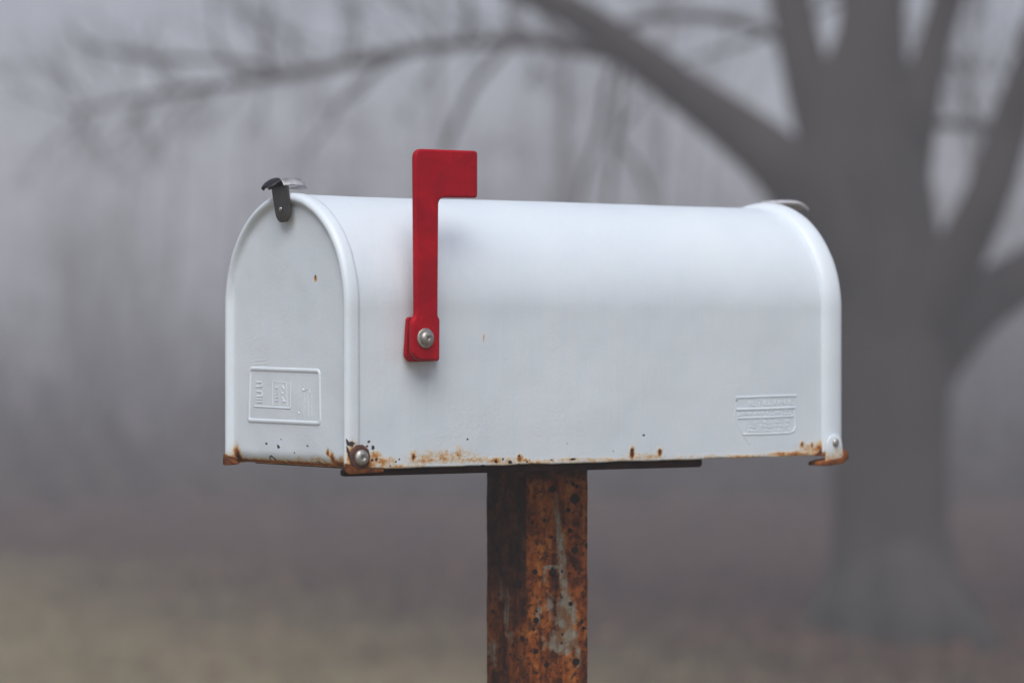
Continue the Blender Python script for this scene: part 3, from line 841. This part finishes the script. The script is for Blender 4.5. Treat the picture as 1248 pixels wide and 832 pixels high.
for pts in ([(625, 50, 12, -.5), (600, 80, 12, -.55), (575, 112, 12, -.6), (555, 150, 11, -.6), (540, 190, 9, -.6), (530, 230, 7, -.6)],
            [(752, 75, 12, -.4), (738, 110, 11, -.4), (730, 160, 11, -.4), (712, 210, 8, -.4), (702, 262, 6, -.4)],
            [(760, 78, 11, -.4), (755, 130, 12, -.5), (748, 180, 13, -.5), (742, 240, 9, -.5), (738, 280, 6, -.5)],
            [(752, 165, 8, -.5), (772, 140, 8, -.5), (790, 112, 6, -.5)], [(750, 170, 8, -.5), (775, 200, 7, -.5), (792, 245, 5, -.5)],
            [(500, 60, 8, -.5), (450, 95, 8, -.5), (420, 120, 7, -.5), (400, 150, 6, -.5), (370, 190, 4, -.5)],
            [(470, 68, 7, -.5), (440, 110, 6, -.5), (390, 135, 5, -.5)],
            [(300, 98, 8, -.5), (275, 70, 7, -.5), (262, 30, 6, -.5), (258, -10, 5, -.5)],
            [(330, 92, 7, -.5), (322, 50, 7, -.5), (330, 10, 6, -.5), (322, -30, 4, -.5)],
            [(420, 78, 7, -.5), (436, 40, 7, -.5), (428, 0, 6, -.5)],
            [(560, 53, 8, -.5), (575, 20, 8, -.5), (560, -20, 7, -.5)],
            [(640, 52, 8, -.5), (622, 20, 8, -.5), (628, -20, 7, -.5)],
            [(210, 112, 6, -.4), (190, 85, 5, -.4), (195, 50, 4, -.4)]):
    trace(tw, [(a, b, c * .72, d) for a, b, c, d in pts], TD, 6, .012, 4, rg.random() * 9)
for j in range(4, len(Eo)):
    for q in range(1):
        up = rg.random() < .68
        grow(tw, Eo[j], Vector((rg.uniform(-1, .3), rg.uniform(-.5, .5), rg.uniform(.4, 1.2) if up else rg.uniform(-.8, -.2))), rg.uniform(.22, .5) if up else rg.uniform(.15, .32), .0042, 2, rg, 4, .05, .7, 3)
for (u, v) in ((1190, 60), (1215, 30), (1180, 20), (1230, 100), (1160, 70), (1235, 50), (1200, 120), (1180, 100)):
    grow(tw, far(u, v + 60, TD + .4), Vector((rg.uniform(-.6, .6), .2, 1)), .35, .006, 2, rg, 4, 0, .9, 4)
tbuild(tw, 'crown')

# ---------------------------------------------------------------- trees in the fog behind
TREES_BG = [(682, 30, .24, 'slender forked bare tree in the fog, behind the raised red flag and to its right', 1),
            (565, 34, .20, 'thin bare tree in the fog, straight above the raised red flag', 2),
            (820, 33, .22, 'faint bare tree in the fog, seen below the big arching left limb', 5),
            (1195, 27, .20, 'foggy bare tree seen through the fork at the right of the big trunk', 7)]
for i, (u, D, w, lab, sd) in enumerate(TREES_BG):
    rg = random.Random(40 + sd); D *= 1.22; w *= .75
    b = far(u, HOR, D); b.z = 0
    T = empty('bare_tree', b); tag(T, lab, 'tree', 'bare trees fading into the fog')
    mb = MB(); cr = MB()
    pts = [Vector((0, 0, -.1))]; rad = [w * .62]; q = Vector((0, 0, 0)); hgt = rg.uniform(7, 10)
    for k in range(11):
        q = q + Vector((rg.uniform(-.12, .12), rg.uniform(-.12, .12), hgt / 11)); pts.append(q.copy()); rad.append(w * .5 * (1 - k / 11.5))
    mb.tube(pts, rad, 10)
    for k in range(15):
        z = rg.uniform(1.9, hgt * .95); j = min(10, int(z / hgt * 11) + 1)
        a = rg.uniform(0, 6.28)
        grow(cr, pts[j], Vector((math.cos(a), math.sin(a), rg.uniform(.1, 1.3))), rg.uniform(1.2, 2.6) * (1.15 - z / hgt * .6), w * .13 * (1.15 - z / hgt), 2, rg, 5, .02, .75, 4)
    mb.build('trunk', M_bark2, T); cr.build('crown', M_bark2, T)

# far thicket : stems and brush that nobody could count
rg = random.Random(11); mb = MB()
for i in range(3600):
    D = rg.uniform(36, 84); x = rg.uniform(-.34, .34) * D
    if x < -.07 * D and rg.random() < .6: continue
    r = rg.uniform(.006, .022)
    h = .8 + abs(rg.gauss(0, 2.2)) + r * 30
    p = Vector((x, D, -.05)); q = p + Vector((rg.uniform(-.5, .5), rg.uniform(-.5, .5), h))
    m_ = p.lerp(q, .5) + Vector((rg.uniform(-.2, .2), 0, 0))
    mb.tube([p, m_, q], [r, r * .7, r * .15], 4, False)
    for k in range(7):
        t = rg.uniform(.15, .95); s = p.lerp(q, t)
        e = s + Vector((rg.uniform(-.7, .7), rg.uniform(-.5, .5), rg.uniform(.1, .8)))
        mb.tube([s, e], [r * .35 + .003, .003], 3, False)
for i in range(6500):
    D = 22 + 58 * rg.random() ** 1.3; x = rg.uniform(-.34, .34) * D
    if x < -.07 * D and rg.random() < .45: continue
    z = abs(rg.gauss(0, .6)) * max(0, (D - 18) / 38)
    p = Vector((x, D, z * .4)); q = p + Vector((rg.uniform(-.5, .5), rg.uniform(-.4, .4), rg.uniform(.2, 1.0) * min(1, (D - 14) / 18) + z * .3))
    mb.tube([p, q], [.035, .010], 3, False)
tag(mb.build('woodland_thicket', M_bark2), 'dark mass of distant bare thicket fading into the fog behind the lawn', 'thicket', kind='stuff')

# ---------------------------------------------------------------- ground
def gz(x, y): return vnoise(x * .25, y * .25, 0) * .05 + vnoise(x * 1.3, y * 1.3, 3) * .012
def make_ground():
    m, nt, b = mat('lawn_and_leaf_litter'); L = nt.links
    tc = nt.nodes.new('ShaderNodeTexCoord'); sp_ = nt.nodes.new('ShaderNodeSeparateXYZ'); L.new(tc.outputs['Object'], sp_.inputs[0])
    v = tc.outputs['Object']
    g = ramp(nt, noise_n(nt, 3.0, 6, .7, v), [(.32, (.14, .118, .070)), (.5, (.235, .19, .115)), (.68, (.31, .245, .16))])
    l = ramp(nt, noise_n(nt, 6.0, 6, .72, v), [(.32, (.022, .013, .011)), (.5, (.050, .029, .024)), (.68, (.085, .051, .040))])
    # litter takes over beyond the lawn edge and around the big tree
    e = math_n(nt, 'ADD', math_n(nt, 'ADD', sp_.outputs[1], math_n(nt, 'MULTIPLY', sp_.outputs[0], 1.8)), math_n(nt, 'MULTIPLY', noise_n(nt, .9, 4, .6, v), 3.0))
    k = ramp(nt, math_n(nt, 'MULTIPLY', e, .05), [(.55, 0.0), (.72, 1.0)])
    c = mix(nt, k, g, l)
    L.new(c, b.inputs['Base Color']); b.inputs['Roughness'].default_value = .95; b.inputs['Specular IOR Level'].default_value = .15
    bump(nt, b, noise_n(nt, 30, 5, .7, v), .03, .8)
    V = []; Fc = []
    xs = sorted(set([-90, -60, -40, -25] + [i * .4 - 18 for i in range(91)] + [25, 40, 60, 90]))
    ys = sorted(set([-25, -16, -8] + [i * .4 - 4 for i in range(101)] + [40, 48, 60, 80, 100, 115]))
    for y in ys:
        for x in xs: V.append((x, y, gz(x, y)))
    n = len(xs)
    for j in range(len(ys) - 1):
        for i in range(n - 1): Fc.append([j * n + i, j * n + i + 1, (j + 1) * n + i + 1, (j + 1) * n + i])
    tag(mesh_obj('ground', V, Fc, m), kind='structure')
make_ground()
# grass blades and fallen leaves
M_grass = simple('winter_grass', (.12, .11, .055), (.27, .23, .14), 2.0, .8)
M_leaf = simple('fallen_leaves', (.04, .018, .012), (.14, .065, .04), 3.0, .8)
rg = random.Random(5); V = []; Fc = []
for i in range(42000):
    y = rg.uniform(1.2, 17); x = rg.uniform(-.22, .22) * (y + 3)
    if y + 1.8 * x > 13.8 + rg.uniform(-2, 1): continue
    z = gz(x, y); h = rg.uniform(.025, .075); a = rg.uniform(0, 6.28); w = .0035
    dx, dy = math.cos(a) * w, math.sin(a) * w; lx, ly_ = rg.uniform(-.03, .03), rg.uniform(-.03, .03)
    k = len(V); V += [(x - dx, y - dy, z - .004), (x + dx, y + dy, z - .004), (x + lx, y + ly_, z + h)]; Fc.append([k, k + 1, k + 2])
tag(mesh_obj('grass', V, Fc, M_grass), 'short pale winter grass of the lawn below and behind the post', 'grass', kind='stuff')
V = []; Fc = []
for i in range(16000):
    y = rg.uniform(8, 26); x = rg.uniform(-.22, .22) * (y + 3)
    if y + 1.8 * x < 12.0 + rg.uniform(-4.5, 2): continue
    z = gz(x, y) + .008; s = rg.uniform(.02, .045); a = rg.uniform(0, 6.28)
    k = len(V)
    for q in range(4):
        w = a + q * math.pi / 2; rr_ = s * (1 if q % 2 else .6)
        V.append((x + math.cos(w) * rr_, y + math.sin(w) * rr_, z + rg.uniform(0, .02)))
    Fc.append([k, k + 1, k + 2, k + 3])
tag(mesh_obj('leaf_litter', V, Fc, M_leaf, None, False), 'reddish brown fallen leaves at the lawn edge and round the big trunk', 'leaf litter', kind='stuff')

# ---------------------------------------------------------------- fog
HAZE_D = 0.0135
hm = bpy.data.materials.new('fog_air'); hm.use_nodes = True; nt = hm.node_tree
nt.nodes.remove(nt.nodes['Principled BSDF'])
pv = nt.nodes.new('ShaderNodeVolumePrincipled'); pv.inputs['Density'].default_value = HAZE_D
pv.inputs['Color'].default_value = (.93, .94, 1.0, 1); pv.inputs['Anisotropy'].default_value = 0
nt.links.new(pv.outputs[0], nt.nodes['Material Output'].inputs['Volume'])
mb = MB(); mb.box((0, 45, 5.5), (95, 75, 7.0))
hz = mb.build('haze', hm, None, False); tag(hz, kind='stuff')

# ---------------------------------------------------------------- sky and light
SUN_EL, SUN_AZ = 56, 186          # azimuth clockwise from +Y: behind the camera, a little right
w = bpy.data.worlds.new('World'); scene.world = w; w.use_nodes = True; nt = w.node_tree
bg = nt.nodes['Background']
sky = nt.nodes.new('ShaderNodeTexSky'); sky.sky_type = 'NISHITA'; sky.sun_disc = False
sky.sun_elevation = R(SUN_EL); sky.sun_rotation = R(SUN_AZ)
sky.air_density = 1.0; sky.dust_density = 3.0; sky.ozone_density = 1.0
hs = nt.nodes.new('ShaderNodeHueSaturation'); hs.inputs['Saturation'].default_value = 1.15
nt.links.new(sky.outputs[0], hs.inputs['Color']); nt.links.new(hs.outputs[0], bg.inputs['Color'])
bg.inputs['Strength'].default_value = .058
sl = bpy.data.lights.new('sun', 'SUN'); sl.energy = 2.55; sl.angle = R(50); sl.color = (1, .985, .97)
so_ = bpy.data.objects.new('sun', sl); col.objects.link(so_)
d = Vector((math.sin(R(SUN_AZ)) * math.cos(R(SUN_EL)), math.cos(R(SUN_AZ)) * math.cos(R(SUN_EL)), math.sin(R(SUN_EL))))
so_.rotation_euler = d.to_track_quat('Z', 'Y').to_euler(); so_.location = (5, -5, 20)

# ---------------------------------------------------------------- camera
cd = bpy.data.cameras.new('camera'); cam = bpy.data.objects.new('camera', cd); col.objects.link(cam)
cam.location = CAM
cam.rotation_euler = (R(90) - math.atan((416 - HOR) / F), 0, 0)
cd.sensor_width = 36; cd.lens = F * 36 / 1248
cd.clip_start = .05; cd.clip_end = 1000
cd.dof.use_dof = True; cd.dof.focus_distance = 2.545; cd.dof.aperture_fstop = 4.9
scene.camera = cam

scene.render.engine = 'CYCLES'
cy = scene.cycles
cy.use_denoising = True
cy.volume_bounces = 4; cy.max_bounces = 8; cy.diffuse_bounces = 3; cy.glossy_bounces = 3
cy.sample_clamp_indirect = 4
vs = scene.view_settings
vs.view_transform = 'Standard'; vs.look = 'None'; vs.exposure = .40; vs.gamma = 1; vs.use_curve_mapping = False
